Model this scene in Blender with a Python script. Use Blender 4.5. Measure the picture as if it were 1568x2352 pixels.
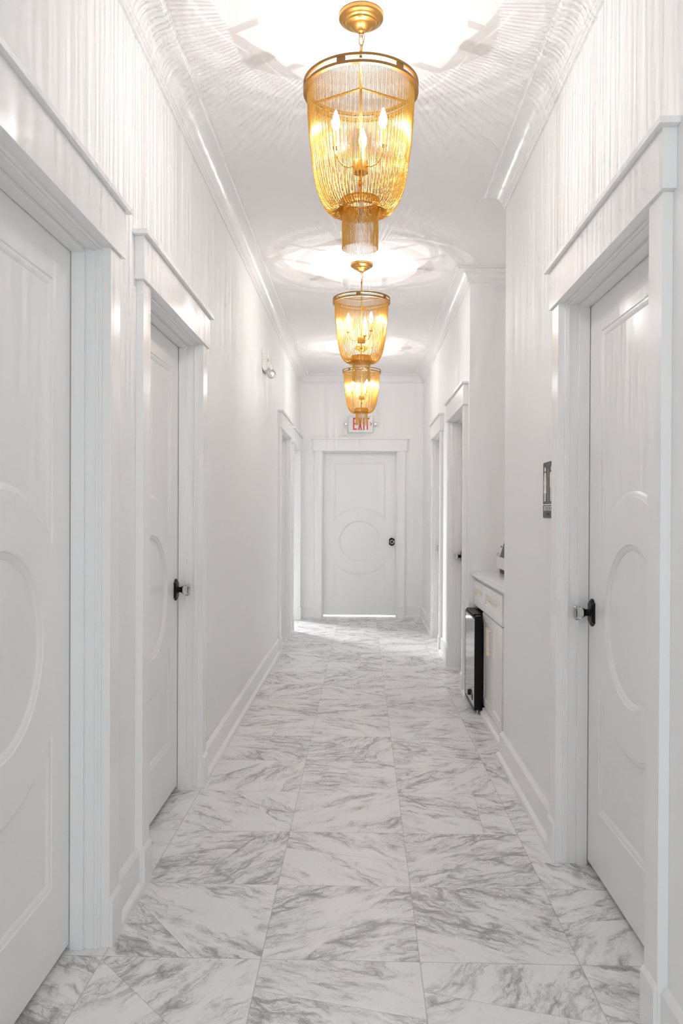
import bpy, bmesh, math, random
import numpy as np
from mathutils import Matrix, Vector
from mathutils.geometry import tessellate_polygon

for o in list(bpy.data.objects):
    bpy.data.objects.remove(o)
S = bpy.context.scene
COL = S.collection
PI = math.pi

# ------------------------------------------------------------------ camera, world, daylight, exposure
F, CAMH = 1828.0, 1.289
PITCH, ROLL, YAW = -0.006, 0.0045, 0.025979
cam = bpy.data.objects.new('camera', bpy.data.cameras.new('camera'))
COL.objects.link(cam)
cam.matrix_world = (Matrix.Translation((0, 0, CAMH)) @ Matrix.Rotation(YAW, 4, 'Z')
                    @ Matrix.Rotation(PI / 2 + PITCH, 4, 'X') @ Matrix.Rotation(ROLL, 4, 'Z'))
cam.data.sensor_fit = 'VERTICAL'
cam.data.sensor_height = 36.0
cam.data.sensor_width = 24.0
cam.data.lens = 36.0 * F / 2352.0
cam.data.shift_y = (1178.0 + F * 0.006 - 1176.0) / 2352.0
cam.data.clip_start = 0.02
S.camera = cam

S.view_settings.view_transform = 'Standard'
S.view_settings.look = 'None'
S.view_settings.gamma = 1.0
S.view_settings.use_curve_mapping = False
S.view_settings.exposure = 0.66
S.cycles.max_bounces = 9
S.cycles.diffuse_bounces = 8
S.cycles.glossy_bounces = 4
S.cycles.transmission_bounces = 8
S.cycles.transparent_max_bounces = 8
S.cycles.caustics_reflective = True
S.cycles.caustics_refractive = False
S.cycles.use_adaptive_sampling = True
S.cycles.adaptive_threshold = 0.08
S.cycles.adaptive_min_samples = 16
S.cycles.sample_clamp_indirect = 4.0
S.cycles.use_denoising = True

world = bpy.data.worlds.new('world')
S.world = world
world.use_nodes = True
world.node_tree.nodes['Background'].inputs[0].default_value = (0.9, 0.95, 1.0, 1)
world.node_tree.nodes['Background'].inputs[1].default_value = 0.01

def area(name, loc, target, sx, sy, power, color):
    l = bpy.data.lights.new(name, 'AREA')
    l.shape = 'RECTANGLE'; l.size = sx; l.size_y = sy; l.energy = power; l.color = color
    o = bpy.data.objects.new(name, l); COL.objects.link(o)
    o.location = loc
    d = Vector(target) - Vector(loc)
    o.rotation_euler = d.to_track_quat('-Z', 'Y').to_euler()
    return o
BULB_POWER = 6.3
BACK_FILL_POWER = 30.0
area('added_back_fill', (0.30, -3.3, 1.5), (0.0, 0.0, 1.2), 0.8, 2.0, BACK_FILL_POWER, (0.93, 0.97, 1.0))  # invented fill light behind the camera, brightens the hall through the added window
area('daylight_side_window', (-2.85, 11.3, 1.5), (-0.8, 9.1, 0.4), 0.8, 1.5, 32.0, (0.95, 0.975, 1.0)).data.spread = math.radians(60)
area('daylight_beyond_end_door', (0.0, 10.9, 0.9), (0.0, 9.95, 0.0), 1.2, 0.5, 60.0, (0.97, 0.99, 1.0))

# ------------------------------------------------------------------ materials
def new_mat(name):
    m = bpy.data.materials.new(name); m.use_nodes = True
    return m, m.node_tree.nodes, m.node_tree.links, m.node_tree.nodes['Principled BSDF']
def simple(name, color, rough=0.5, metal=0.0, bump=0.0, scale=200.0, var=0.0, coat=0.0, ior=1.5):
    m, n, l, b = new_mat(name)
    b.inputs['Base Color'].default_value = (*color, 1)
    b.inputs['Roughness'].default_value = rough
    b.inputs['Metallic'].default_value = metal
    b.inputs['IOR'].default_value = ior
    b.inputs['Coat Weight'].default_value = coat
    b.inputs['Coat Roughness'].default_value = 0.12
    tc = n.new('ShaderNodeTexCoord')
    ns = n.new('ShaderNodeTexNoise'); ns.inputs['Scale'].default_value = scale
    ns.inputs['Detail'].default_value = 3
    l.new(tc.outputs['Object'], ns.inputs['Vector'])
    if var > 0:
        mx = n.new('ShaderNodeMix'); mx.data_type = 'RGBA'
        mx.inputs[6].default_value = (*[c * (1 - var) for c in color], 1)
        mx.inputs[7].default_value = (*[min(1, c * (1 + var)) for c in color], 1)
        l.new(ns.outputs['Fac'], mx.inputs[0]); l.new(mx.outputs[2], b.inputs['Base Color'])
    if bump > 0:
        bp = n.new('ShaderNodeBump'); bp.inputs['Strength'].default_value = bump
        bp.inputs['Distance'].default_value = 0.001
        l.new(ns.outputs['Fac'], bp.inputs['Height']); l.new(bp.outputs[0], b.inputs['Normal'])
    return m

M = {}
M['wall'] = simple('wall_paint', (0.91, 0.915, 0.915), 0.55, scale=350, var=0.01)
M['ceiling'] = simple('ceiling_paint', (0.925, 0.905, 0.905), 0.85, scale=300, var=0.01)
M['trim'] = simple('trim_gloss_paint', (0.89, 0.89, 0.89), 0.25, scale=90, var=0.008)
M['door'] = simple('door_gloss_paint', (0.88, 0.88, 0.88), 0.27, scale=120, var=0.008)
M['cabinet'] = simple('cabinet_paint', (0.88, 0.875, 0.865), 0.3, bump=0.02, scale=90, var=0.008)
M['quartz'] = simple('white_quartz', (0.88, 0.88, 0.875), 0.12, bump=0.0, scale=60, var=0.02)
M['gold'] = simple('brushed_brass', (0.44, 0.25, 0.075), 0.38, 1.0, bump=0.05, scale=260, var=0.04)
M['goldhoop'] = simple('dark_brass', (0.34, 0.195, 0.075), 0.42, 1.0, bump=0.04, scale=260, var=0.04)
M['chain'] = simple('gold_chain', (0.74, 0.43, 0.09), 0.28, 1.0, var=0.05, scale=40)
M['candle'] = simple('candle_sleeve', (0.86, 0.70, 0.42), 0.35, 0.6, var=0.02)
M['paleg'] = simple('pale_champagne_metal', (0.86, 0.74, 0.55), 0.3, 1.0, var=0.02)
M['black'] = simple('black_metal', (0.006, 0.006, 0.006), 0.28, 0.0, var=0.1)
M['blackplastic'] = simple('black_plastic', (0.008, 0.008, 0.009), 0.35, 0.0, var=0.1)
M['plastic'] = simple('white_plastic', (0.80, 0.80, 0.78), 0.35, 0.0, var=0.01)
M['greymark'] = simple('grey_mark', (0.22, 0.22, 0.20), 0.6, 0.0, var=0.02)
M['sign'] = simple('dark_grey_sign', (0.075, 0.072, 0.066), 0.45, 0.0, bump=0.05, var=0.05)
M['signwhite'] = simple('sign_white', (0.85, 0.85, 0.83), 0.4, 0.0, var=0.01)
M['exitred'] = simple('exit_red', (0.75, 0.055, 0.07), 0.4, 0.0, var=0.02)
M['chrome'] = simple('chrome_reflector', (0.7, 0.7, 0.7), 0.2, 1.0, var=0.02)
M['dark'] = simple('dark_void', (0.03, 0.03, 0.03), 0.8, var=0.02)
M['blackplastic'].node_tree.nodes['Principled BSDF'].inputs['Specular IOR Level'].default_value = 0.12
M['black'].node_tree.nodes['Principled BSDF'].inputs['Specular IOR Level'].default_value = 0.25
M['fridgeglass'] = simple('dark_fridge_glass', (0.09, 0.092, 0.092), 0.05, 0.0, var=0.02, coat=0.6)
m, n, l, b = new_mat('knob_glass')
b.inputs['Base Color'].default_value = (0.98, 0.98, 0.98, 1); b.inputs['Transmission Weight'].default_value = 1.0
b.inputs['Roughness'].default_value = 0.02; b.inputs['IOR'].default_value = 1.48
M['glass'] = m
m, n, l, b = new_mat('glowing_bulb')
n.remove(b)
em = n.new('ShaderNodeEmission'); em.inputs[0].default_value = (1.0, 0.86, 0.62, 1); em.inputs[1].default_value = 26.0
tr = n.new('ShaderNodeBsdfTransparent'); mx = n.new('ShaderNodeMixShader'); mx.inputs[0].default_value = 0.5
l.new(tr.outputs[0], mx.inputs[1]); l.new(em.outputs[0], mx.inputs[2]); l.new(mx.outputs[0], n['Material Output'].inputs[0])
M['bulb'] = m

def marble_material():
    m, n, l, b = new_mat('marble_tile_floor')
    def math_(op, a, c=None, d=None, clamp=False):
        x = n.new('ShaderNodeMath'); x.operation = op; x.use_clamp = clamp
        for i, v in enumerate((a, c, d)):
            if v is None: continue
            if isinstance(v, (int, float)): x.inputs[i].default_value = v
            else: l.new(v, x.inputs[i])
        return x.outputs[0]
    def vmath(op, a, c=None):
        x = n.new('ShaderNodeVectorMath'); x.operation = op
        for i, v in enumerate((a, c)):
            if v is None: continue
            if isinstance(v, tuple): x.inputs[i].default_value = v
            elif op == 'SCALE' and i == 1:
                if isinstance(v, (int, float)): x.inputs[3].default_value = v
                else: l.new(v, x.inputs[3])
            else: l.new(v, x.inputs[i])
        return x.outputs['Value'] if op in ('DOT_PRODUCT', 'LENGTH') else x.outputs[0]
    def smooth(v, a, c, lo=0.0, hi=1.0):
        x = n.new('ShaderNodeMapRange'); x.interpolation_type = 'SMOOTHSTEP'
        l.new(v, x.inputs[0]); x.inputs[1].default_value = a; x.inputs[2].default_value = c
        x.inputs[3].default_value = lo; x.inputs[4].default_value = hi
        return x.outputs[0]
    def noise(v, scale, detail, rough, dist=0.0):
        x = n.new('ShaderNodeTexNoise'); l.new(v, x.inputs['Vector'])
        x.inputs['Scale'].default_value = scale; x.inputs['Detail'].default_value = detail
        x.inputs['Roughness'].default_value = rough; x.inputs['Distortion'].default_value = dist
        return x
    geo = n.new('ShaderNodeNewGeometry')
    pos = geo.outputs['Position']
    uv = vmath('MULTIPLY', vmath('SUBTRACT', pos, (-0.286, 2.283, 0.0)), (1 / 0.4575, 1 / 0.4595, 0.0))
    tid = vmath('FLOOR', uv)
    loc = vmath('SUBTRACT', vmath('FRACTION', uv), (0.5, 0.5, 0.0))
    def white(v):
        x = n.new('ShaderNodeTexWhiteNoise'); x.noise_dimensions = '3D'; l.new(v, x.inputs['Vector'])
        s = n.new('ShaderNodeSeparateColor'); l.new(x.outputs['Color'], s.inputs[0]); return s.outputs
    r1 = white(vmath('ADD', tid, (3.7, 1.3, 0.5)))
    # a straight cut across the tile: two pieces of the pattern meet on it
    ang = math_('MULTIPLY', r1[0], 2 * PI)
    cx = n.new('ShaderNodeCombineXYZ'); l.new(math_('COSINE', ang), cx.inputs[0]); l.new(math_('SINE', ang), cx.inputs[1])
    side = math_('SUBTRACT', vmath('DOT_PRODUCT', loc, cx.outputs[0]), math_('MULTIPLY', math_('SUBTRACT', r1[1], 0.35), 0.45))
    half = math_('GREATER_THAN', side, 0.0)
    c2 = n.new('ShaderNodeCombineXYZ'); l.new(math_('MULTIPLY', half, 7.31), c2.inputs[2])
    pid = vmath('ADD', tid, c2.outputs[0])
    r2 = white(pid)
    # every piece has its own vein direction
    sid = n.new('ShaderNodeSeparateXYZ'); l.new(tid, sid.inputs[0])
    par = math_('MODULO', math_('ADD', math_('ADD', sid.outputs[0], sid.outputs[1]), 100.0), 2.0)
    sgn = math_('SUBTRACT', math_('MULTIPLY', math_('GREATER_THAN', par, 0.5), 2.0), 1.0)
    a2 = math_('ADD', math_('MULTIPLY', sgn, math_('ADD', math_('MULTIPLY', r1[2], 0.35), 0.45)), math_('MULTIPLY', math_('SUBTRACT', r2[0], 0.5), 0.9))
    vr = n.new('ShaderNodeVectorRotate'); vr.rotation_type = 'Z_AXIS'
    l.new(loc, vr.inputs['Vector']); l.new(a2, vr.inputs['Angle'])
    c3 = n.new('ShaderNodeCombineXYZ')
    l.new(math_('MULTIPLY', r2[1], 60.0), c3.inputs[0]); l.new(math_('MULTIPLY', r2[2], 60.0), c3.inputs[1])
    base = vmath('ADD', vr.outputs[0], c3.outputs[0])
    wob = noise(base, 3.5, 4, 0.6)
    wv = vmath('SCALE', vmath('SUBTRACT', wob.outputs['Color'], (0.5, 0.5, 0.5)), 0.20)
    p = vmath('ADD', base, wv)
    st = vmath('MULTIPLY', p, (1.2, 3.5, 1.0))
    st2 = vmath('MULTIPLY', p, (2.2, 9.5, 1.0))
    big = noise(st, 1.0, 5, 0.58, 0.15).outputs['Fac']
    fine = noise(st2, 1.6, 5, 0.62, 0.1).outputs['Fac']
    vo = n.new('ShaderNodeTexVoronoi'); vo.feature = 'DISTANCE_TO_EDGE'; vo.inputs['Scale'].default_value = 2.1
    l.new(st, vo.inputs['Vector'])
    vo2 = n.new('ShaderNodeTexVoronoi'); vo2.feature = 'DISTANCE_TO_EDGE'; vo2.inputs['Scale'].default_value = 3.0
    l.new(st, vo2.inputs['Vector'])
    mixn = math_('ADD', math_('MULTIPLY', big, 0.62), math_('MULTIPLY', fine, 0.38))
    mixn = math_('ADD', mixn, math_('MULTIPLY', math_('SUBTRACT', r2[2], 0.42), 0.08))
    cloud = smooth(mixn, 0.455, 0.61)
    island = smooth(vo.outputs['Distance'], 0.05, 0.11, 1.0, 0.0)
    grey = math_('MULTIPLY', cloud, math_('ADD', math_('MULTIPLY', island, 0.82), 0.18))
    def ridge_(v, c, w): return smooth(math_('ABSOLUTE', math_('SUBTRACT', v, c)), 0.0, w, 1.0, 0.0)
    st3 = vmath('MULTIPLY', p, (1.3, 6.0, 1.0))
    mid = noise(st3, 1.2, 6, 0.6, 0.25).outputs['Fac']
    soft = math_('ADD', math_('MULTIPLY', cloud, 0.92), 0.05)
    lines = math_('MULTIPLY', ridge_(fine, 0.5, 0.016), math_('MULTIPLY', soft, 0.8))
    lines = math_('MAXIMUM', lines, math_('MULTIPLY', ridge_(big, 0.5, 0.008), math_('ADD', math_('MULTIPLY', cloud, 0.5), 0.2)))
    lines = math_('MAXIMUM', lines, math_('MULTIPLY', ridge_(mid, 0.52, 0.014), math_('MULTIPLY', soft, 0.9)))
    lines = math_('MAXIMUM', lines, math_('MULTIPLY', ridge_(mid, 0.43, 0.010), math_('MULTIPLY', soft, 0.45)))
    lines = math_('MAXIMUM', lines, math_('MULTIPLY', smooth(vo.outputs['Distance'], 0.0, 0.03, 1.0, 0.0), math_('MULTIPLY', cloud, 0.8)))
    lines = math_('MAXIMUM', lines, math_('MULTIPLY', smooth(vo2.outputs['Distance'], 0.0, 0.035, 1.0, 0.0), math_('MULTIPLY', cloud, 0.5)))
    halo = math_('MULTIPLY', ridge_(mid, 0.52, 0.07), soft)
    grey = math_('MAXIMUM', grey, math_('MULTIPLY', halo, 0.55))
    def mix(f, a, c):
        x = n.new('ShaderNodeMix'); x.data_type = 'RGBA'; l.new(f, x.inputs[0])
        for i, v in ((6, a), (7, c)):
            if isinstance(v, tuple): x.inputs[i].default_value = (*v, 1)
            else: l.new(v, x.inputs[i])
        return x.outputs[2]
    colr = mix(math_('MULTIPLY', grey, 0.95), (0.88, 0.88, 0.875), (0.485, 0.483, 0.477))
    colr = mix(math_('MULTIPLY', lines, 0.85), colr, (0.22, 0.217, 0.213))
    cut = math_('MULTIPLY', math_('LESS_THAN', math_('ABSOLUTE', side), 0.0022), math_('GREATER_THAN', r1[2], 0.25))
    colr = mix(math_('MULTIPLY', cut, 0.45), colr, (0.25, 0.25, 0.24))
    sx = n.new('ShaderNodeSeparateXYZ'); l.new(loc, sx.inputs[0])
    e = math_('MAXIMUM', math_('ABSOLUTE', sx.outputs[0]), math_('ABSOLUTE', sx.outputs[1]))
    grout = math_('GREATER_THAN', e, 0.4972)
    colr = mix(math_('MULTIPLY', grout, 0.6), colr, (0.33, 0.325, 0.31))
    l.new(colr, b.inputs['Base Color'])
    b.inputs['Roughness'].default_value = 0.34
    bp = n.new('ShaderNodeBump'); bp.inputs['Strength'].default_value = 0.25; bp.inputs['Distance'].default_value = 0.0008
    l.new(math_('SUBTRACT', 1.0, grout), bp.inputs['Height']); l.new(bp.outputs[0], b.inputs['Normal'])
    return m
M['marble'] = marble_material()

# ------------------------------------------------------------------ mesh helpers
class MB:
    def __init__(s): s.v = []; s.f = []
    def add(s, vs, fs):
        o = len(s.v); s.v += [tuple(p) for p in vs]; s.f += [tuple(i + o for i in f) for f in fs]
        return s
    def box(s, x0, x1, y0, y1, z0, z1):
        x0, x1 = min(x0, x1), max(x0, x1); y0, y1 = min(y0, y1), max(y0, y1); z0, z1 = min(z0, z1), max(z0, z1)
        vs = [(x, y, z) for z in (z0, z1) for y in (y0, y1) for x in (x0, x1)]
        return s.add(vs, [(0, 2, 3, 1), (4, 5, 7, 6), (0, 1, 5, 4), (2, 6, 7, 3), (0, 4, 6, 2), (1, 3, 7, 5)])
    def loft(s, rings, closed=True, caps=True):
        nn = len(rings[0]); o = len(s.v)
        for r in rings: s.v += [tuple(p) for p in r]
        for i in range(len(rings) - 1):
            for j in range(nn if closed else nn - 1):
                k = (j + 1) % nn
                s.f.append((o + i * nn + j, o + i * nn + k, o + (i + 1) * nn + k, o + (i + 1) * nn + j))
        if caps:
            s.f.append(tuple(o + j for j in reversed(range(nn))))
            s.f.append(tuple(o + (len(rings) - 1) * nn + j for j in range(nn)))
        return s
    def prism(s, poly, axis, a, c):
        def P(p, t):
            return {'x': (t, p[0], p[1]), 'y': (p[0], t, p[1]), 'z': (p[0], p[1], t)}[axis]
        return s.loft([[P(p, a) for p in poly], [P(p, c) for p in poly]])
    def lathe(s, prof, seg=32, c=(0, 0), caps=False):
        rings = [[(c[0] + r * math.cos(2 * PI * i / seg), c[1] + r * math.sin(2 * PI * i / seg), z) for i in range(seg)] for r, z in prof]
        return s.loft(rings, True, caps)
    def tube(s, pts, r, seg=10, closed=False):
        pts = [Vector(p) for p in pts]; nn = len(pts); rings = []; up = None
        rr = r if isinstance(r, (list, tuple)) else [r] * nn
        for i in range(nn):
            a = pts[(i - 1) % nn] if (i > 0 or closed) else pts[0]
            c = pts[(i + 1) % nn] if (i < nn - 1 or closed) else pts[-1]
            t = (c - a).normalized()
            if up is None:
                up = Vector((0, 0, 1)) if abs(t.z) < 0.9 else Vector((1, 0, 0))
            u = (up - t * up.dot(t)).normalized(); w = t.cross(u); up = u
            rings.append([pts[i] + (u * math.cos(2 * PI * k / seg) + w * math.sin(2 * PI * k / seg)) * rr[i] for k in range(seg)])
        if closed: rings.append(rings[0])
        return s.loft(rings, True, not closed)
    def mesh(s, name, mat, smooth=True, angle=35):
        me = bpy.data.meshes.new(name)
        me.from_pydata(s.v, [], s.f)
        bm = bmesh.new(); bm.from_mesh(me); bmesh.ops.recalc_face_normals(bm, faces=bm.faces); bm.to_mesh(me); bm.free()
        me.materials.append(mat)
        if smooth:
            me.polygons.foreach_set('use_smooth', [True] * len(me.polygons))
            me.set_sharp_from_angle(angle=math.radians(angle))
        me.update()
        return me
    def build(s, name, mat, parent=None, smooth=True, bevel=0.0, angle=35, **kw):
        o = bpy.data.objects.new(name, s.mesh(name, mat, smooth, angle))
        COL.objects.link(o)
        if parent is not None: o.parent = parent
        if bevel > 0:
            bv = o.modifiers.new('bevel', 'BEVEL'); bv.width = bevel; bv.segments = 2; bv.limit_method = 'ANGLE'
            bv.angle_limit = math.radians(40)
        for k, v in kw.items(): o[k] = v
        return o
def put(name, me, parent=None, **kw):
    o = bpy.data.objects.new(name, me); COL.objects.link(o)
    if parent is not None: o.parent = parent
    for k, v in kw.items(): o[k] = v
    return o
def empty(name, loc=(0, 0, 0), rz=0.0, **kw):
    o = bpy.data.objects.new(name, None); COL.objects.link(o)
    o.empty_display_size = 0.1; o.location = loc; o.rotation_euler = (0, 0, rz)
    for k, v in kw.items(): o[k] = v
    return o
def text_mesh(txt, size, depth=0.0004):
    cu = bpy.data.curves.new('txt', 'FONT'); cu.body = txt; cu.size = size; cu.extrude = depth
    cu.align_x = 'CENTER'; cu.align_y = 'CENTER'
    o = bpy.data.objects.new('txt', cu); COL.objects.link(o)
    bpy.context.view_layer.update()
    me = bpy.data.meshes.new_from_object(o.evaluated_get(bpy.context.evaluated_depsgraph_get()))
    bpy.data.objects.remove(o); bpy.data.curves.remove(cu)
    return me

# ------------------------------------------------------------------ room dimensions
XL, XR, YE, YB, ZC = -0.768, 0.745, 9.80, -3.0, 2.99
NY0, NY1, NXB = 4.19, 5.58, 1.39            # niche
WT = 0.13
# (wall, centre along wall, half opening, underside of header)
DOORS = [
    ('L', 1.865, 0.457, 2.068, 'near', 'white panelled door with a round recess at the left edge, nearest the camera'),
    ('L', 3.233, 0.457, 2.072, 'far', 'white door with a round recess, second on the left wall, glass knob beside its far jamb'),
    ('L', 7.770, 0.445, 2.060, 'near', 'white door on the left wall beyond the emergency light, in shade'),
    ('L', 9.110, 0.457, 2.048, None, 'open white cased doorway at the far left, daylight spilling out of it'),
    ('E', -0.031, 0.457, 2.048, 'right', 'white door closing the end of the hall, under the red EXIT sign'),
    ('R', 2.495, 0.457, 2.066, 'left', 'white door with a round recess at the right edge, beside the restroom sign'),
    ('R', 6.240, 0.457, 2.063, 'left', 'white door on the right wall just beyond the drinks niche'),
    ('R', 7.865, 0.388, 2.052, 'left', 'narrower white door on the right wall, nearest the end wall'),
]
HEAD = 2.066
# ------------------------------------------------------------------ shell
f = MB().box(-4.2, 2.2, YB - 0.6, 12.0, -0.06, 0.0)
f.build('floor', M['marble'], smooth=False, kind='structure', category='floor', label='polished white and grey marble tile floor of the hallway')
MB().box(-4.2, 2.2, YB - 0.6, 12.0, ZC, ZC + 0.08).build('ceiling', M['ceiling'], smooth=False, kind='structure', category='ceiling', label='plain white painted ceiling above the brass chandeliers')

def wall_with_openings(lo, hi, ops, make):
    """make(mb, a, b, z0, z1); ops = list of (a, b, top)"""
    mb = MB(); cur = lo
    for a, c, top in sorted(ops):
        make(mb, cur, a, 0, ZC); make(mb, a, c, top, ZC); cur = c
    make(mb, cur, hi, 0, ZC)
    return mb
def ops_for(w):
    return [(c - hw - 0.02, c + hw + 0.02, hz + 0.012) for (s, c, hw, hz, k, lb) in DOORS if s == w]
lw = wall_with_openings(YB, YE + WT, ops_for('L'), lambda mb, a, c, z0, z1: mb.box(XL - WT, XL, a, c, z0, z1))
lw.build('wall_left', M['wall'], smooth=False, kind='structure', category='wall', label='long white left wall of the hall with four doorways')
rn = wall_with_openings(YB, NY0, [o for o in ops_for('R') if o[1] < NY0], lambda mb, a, c, z0, z1: mb.box(XR, XR + WT, a, c, z0, z1))
rn.build('wall_right', M['wall'], smooth=False, kind='structure', category='wall', label='white right wall carrying the restroom sign, nearer than the niche')
rf = wall_with_openings(NY1, YE + WT, [o for o in ops_for('R') if o[0] > NY1], lambda mb, a, c, z0, z1: mb.box(XR, XR + WT, a, c, z0, z1))
rf.build('wall_right_far', M['wall'], smooth=False, kind='structure', category='wall', label='white right wall with two doors, beyond the drinks niche')
MB().box(XR + WT, NXB + WT, NY1, NY1 + WT, 0, ZC).build('wall_niche_far', M['wall'], smooth=False, kind='structure', category='wall', label='white far side wall of the drinks niche')
MB().box(NXB, NXB + WT, NY0 - WT, NY1, 0, ZC).build('wall_niche_back', M['wall'], smooth=False, kind='structure', category='wall', label='white back wall of the drinks niche behind the countertop')
MB().box(XR + WT, NXB, NY0 - WT, NY0, 0, ZC).build('wall_niche_near', M['wall'], smooth=False, kind='structure', category='wall', label='white near side wall of the drinks niche')
we = wall_with_openings(XL, XR, ops_for('E'), lambda mb, a, c, z0, z1: mb.box(a, c, YE, YE + WT, z0, z1))
we.build('wall_end', M['wall'], smooth=False, kind='structure', category='wall', label='white end wall of the hall around the last door')
# hall behind the camera, closed by a wall with an added window that lets fill light in
wb = MB(); wb.box(XL, XR, YB - WT, YB, 0, 0.4); wb.box(XL, XR, YB - WT, YB, 2.6, ZC)
wb.box(XL, XL + 0.08, YB - WT, YB, 0.4, 2.6); wb.box(XR - 0.08, XR, YB - WT, YB, 0.4, 2.6)
wb.build('wall_back', M['wall'], smooth=False, kind='structure', category='wall', label='white wall behind the camera around an added tall window')
# side room behind the open doorway: far wall with a window, left wall, near wall
sr = MB(); sr.box(-3.9, XL - WT, 8.0, 8.1, 0, ZC); sr.box(-3.9, -3.8, 8.1, 11.1, 0, ZC)
sr.box(XL - WT, XL - WT + 0.1, YE + WT, 11.1, 0, ZC)
sr.box(-3.8, -3.3, 11.0, 11.1, 0, ZC); sr.box(-2.4, XL - WT, 11.0, 11.1, 0, ZC)
sr.box(-3.3, -2.4, 11.0, 11.1, 0, 0.7); sr.box(-3.3, -2.4, 11.0, 11.1, 2.3, ZC)
sr.build('wall_side_room', M['wall'], smooth=False, kind='structure', category='wall', label='white walls of the daylit room behind the open doorway')

# ------------------------------------------------------------------ crown moulding and baseboards (mitred sweeps)
def sweep_segments(prof, pts, ends_open=True):
    """pts: plan polyline with the hall on its left side; returns ring list per vertex."""
    n = len(pts); rings = []
    for i in range(n):
        p = Vector(pts[i])
        d0 = (p - Vector(pts[i - 1])).normalized() if i > 0 else None
        d1 = (Vector(pts[i + 1]) - p).normalized() if i < n - 1 else None
        n0 = Vector((-d0.y, d0.x)) if d0 else None
        n1 = Vector((-d1.y, d1.x)) if d1 else None
        if n0 is None: mv = n1
        elif n1 is None: mv = n0
        else: mv = (n0 + n1) / (1 + n0.dot(n1))
        rings.append([(p.x + mv.x * w, p.y + mv.y * w, z) for w, z in prof])
    return rings
CROWN = [(0, -0.106), (0.009, -0.106), (0.012, -0.101), (0.010, -0.096), (0.016, -0.092), (0.018, -0.086)]
for i in range(11):
    t = i / 10 * PI / 2
    CROWN.append((0.092 - 0.070 * math.cos(t), -0.084 + 0.0 + 0.064 * math.sin(t)))
CROWN += [(0.090, -0.015), (0.096, -0.014), (0.100, -0.009), (0.104, -0.008), (0.104, 0.0), (0, 0.0)]
CROWN = [(w, ZC + z - 0.0005) for w, z in CROWN]
# hall on the left side when walking: right wall forward, end wall right-to-left, left wall back
plan = [(XR, YB), (XR, NY0), (NXB, NY0), (NXB, NY1), (XR, NY1), (XR, YE), (XL, YE), (XL, YB)]
cr = sweep_segments(CROWN, plan)
crown_labels = ['white cove crown moulding along the right wall, ending at the niche',
                'white crown moulding on the near side wall of the niche',
                'white crown moulding on the back wall of the niche',
                'white crown moulding on the far side wall of the niche',
                'white cove crown moulding on the right wall beyond the niche',
                'white crown moulding across the end wall above the EXIT sign',
                'white cove crown moulding along the whole left wall']
for i in range(len(plan) - 1):
    MB().loft([cr[i], cr[i + 1]]).build('trim_%d' % (i + 1), M['trim'], smooth=True, angle=28, kind='structure', category='crown moulding', label=crown_labels[i])
BASE = [(0, 0), (0.0345, 0), (0.0345, 0.020), (0.031, 0.026), (0.0195, 0.034), (0.0175, 0.036), (0.0175, 0.130), (0.006, 0.1465), (0, 0.1465)]
def cas_out(c, hw): return hw + 0.098
def base(name, pts, label):
    r = sweep_segments(BASE, pts)
    MB().loft(r).build(name, M['trim'], smooth=False, bevel=0.0008, kind='structure', category='baseboard', label=label)
ed = {}
for (s, c, hw, hz, k, lb) in DOORS: ed.setdefault(s, []).append((c - hw - 0.098, c + hw + 0.098))
R, L, E_ = ed['R'], ed['L'], ed['E']
base('baseboard_right', [(XR, YB), (XR, R[0][0])], 'white baseboard on the right wall in front of the nearest right door')
base('baseboard_right', [(XR, R[0][1]), (XR, NY0), (0.772, NY0)], 'white baseboard under the restroom sign, up to the niche')
base('baseboard_right', [(0.770, NY1), (XR, NY1), (XR, R[1][0])], 'short white baseboard between the small fridge and the door beyond it')
base('baseboard_right', [(XR, R[1][1]), (XR, R[2][0])], 'white baseboard between the two far right doors, in daylight')
base('baseboard_right', [(XR, R[2][1]), (XR, YE), (E_[0][1], YE)], 'white baseboard turning the corner right of the end door')
base('baseboard_end', [(E_[0][0], YE), (XL, YE), (XL, L[3][1])], 'white baseboard left of the end door')
base('baseboard_left', [(XL, L[3][0]), (XL, L[2][1])], 'white baseboard strip between the two far left doorways')
base('baseboard_left', [(XL, L[2][0]), (XL, L[1][1])], 'long white baseboard along the left wall')
base('baseboard_left', [(XL, L[1][0]), (XL, L[0][1])], 'short white baseboard between the two nearest left doors')
base('baseboard_left', [(XL, L[0][0]), (XL, YB)], 'white baseboard on the left wall beside the camera')

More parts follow.
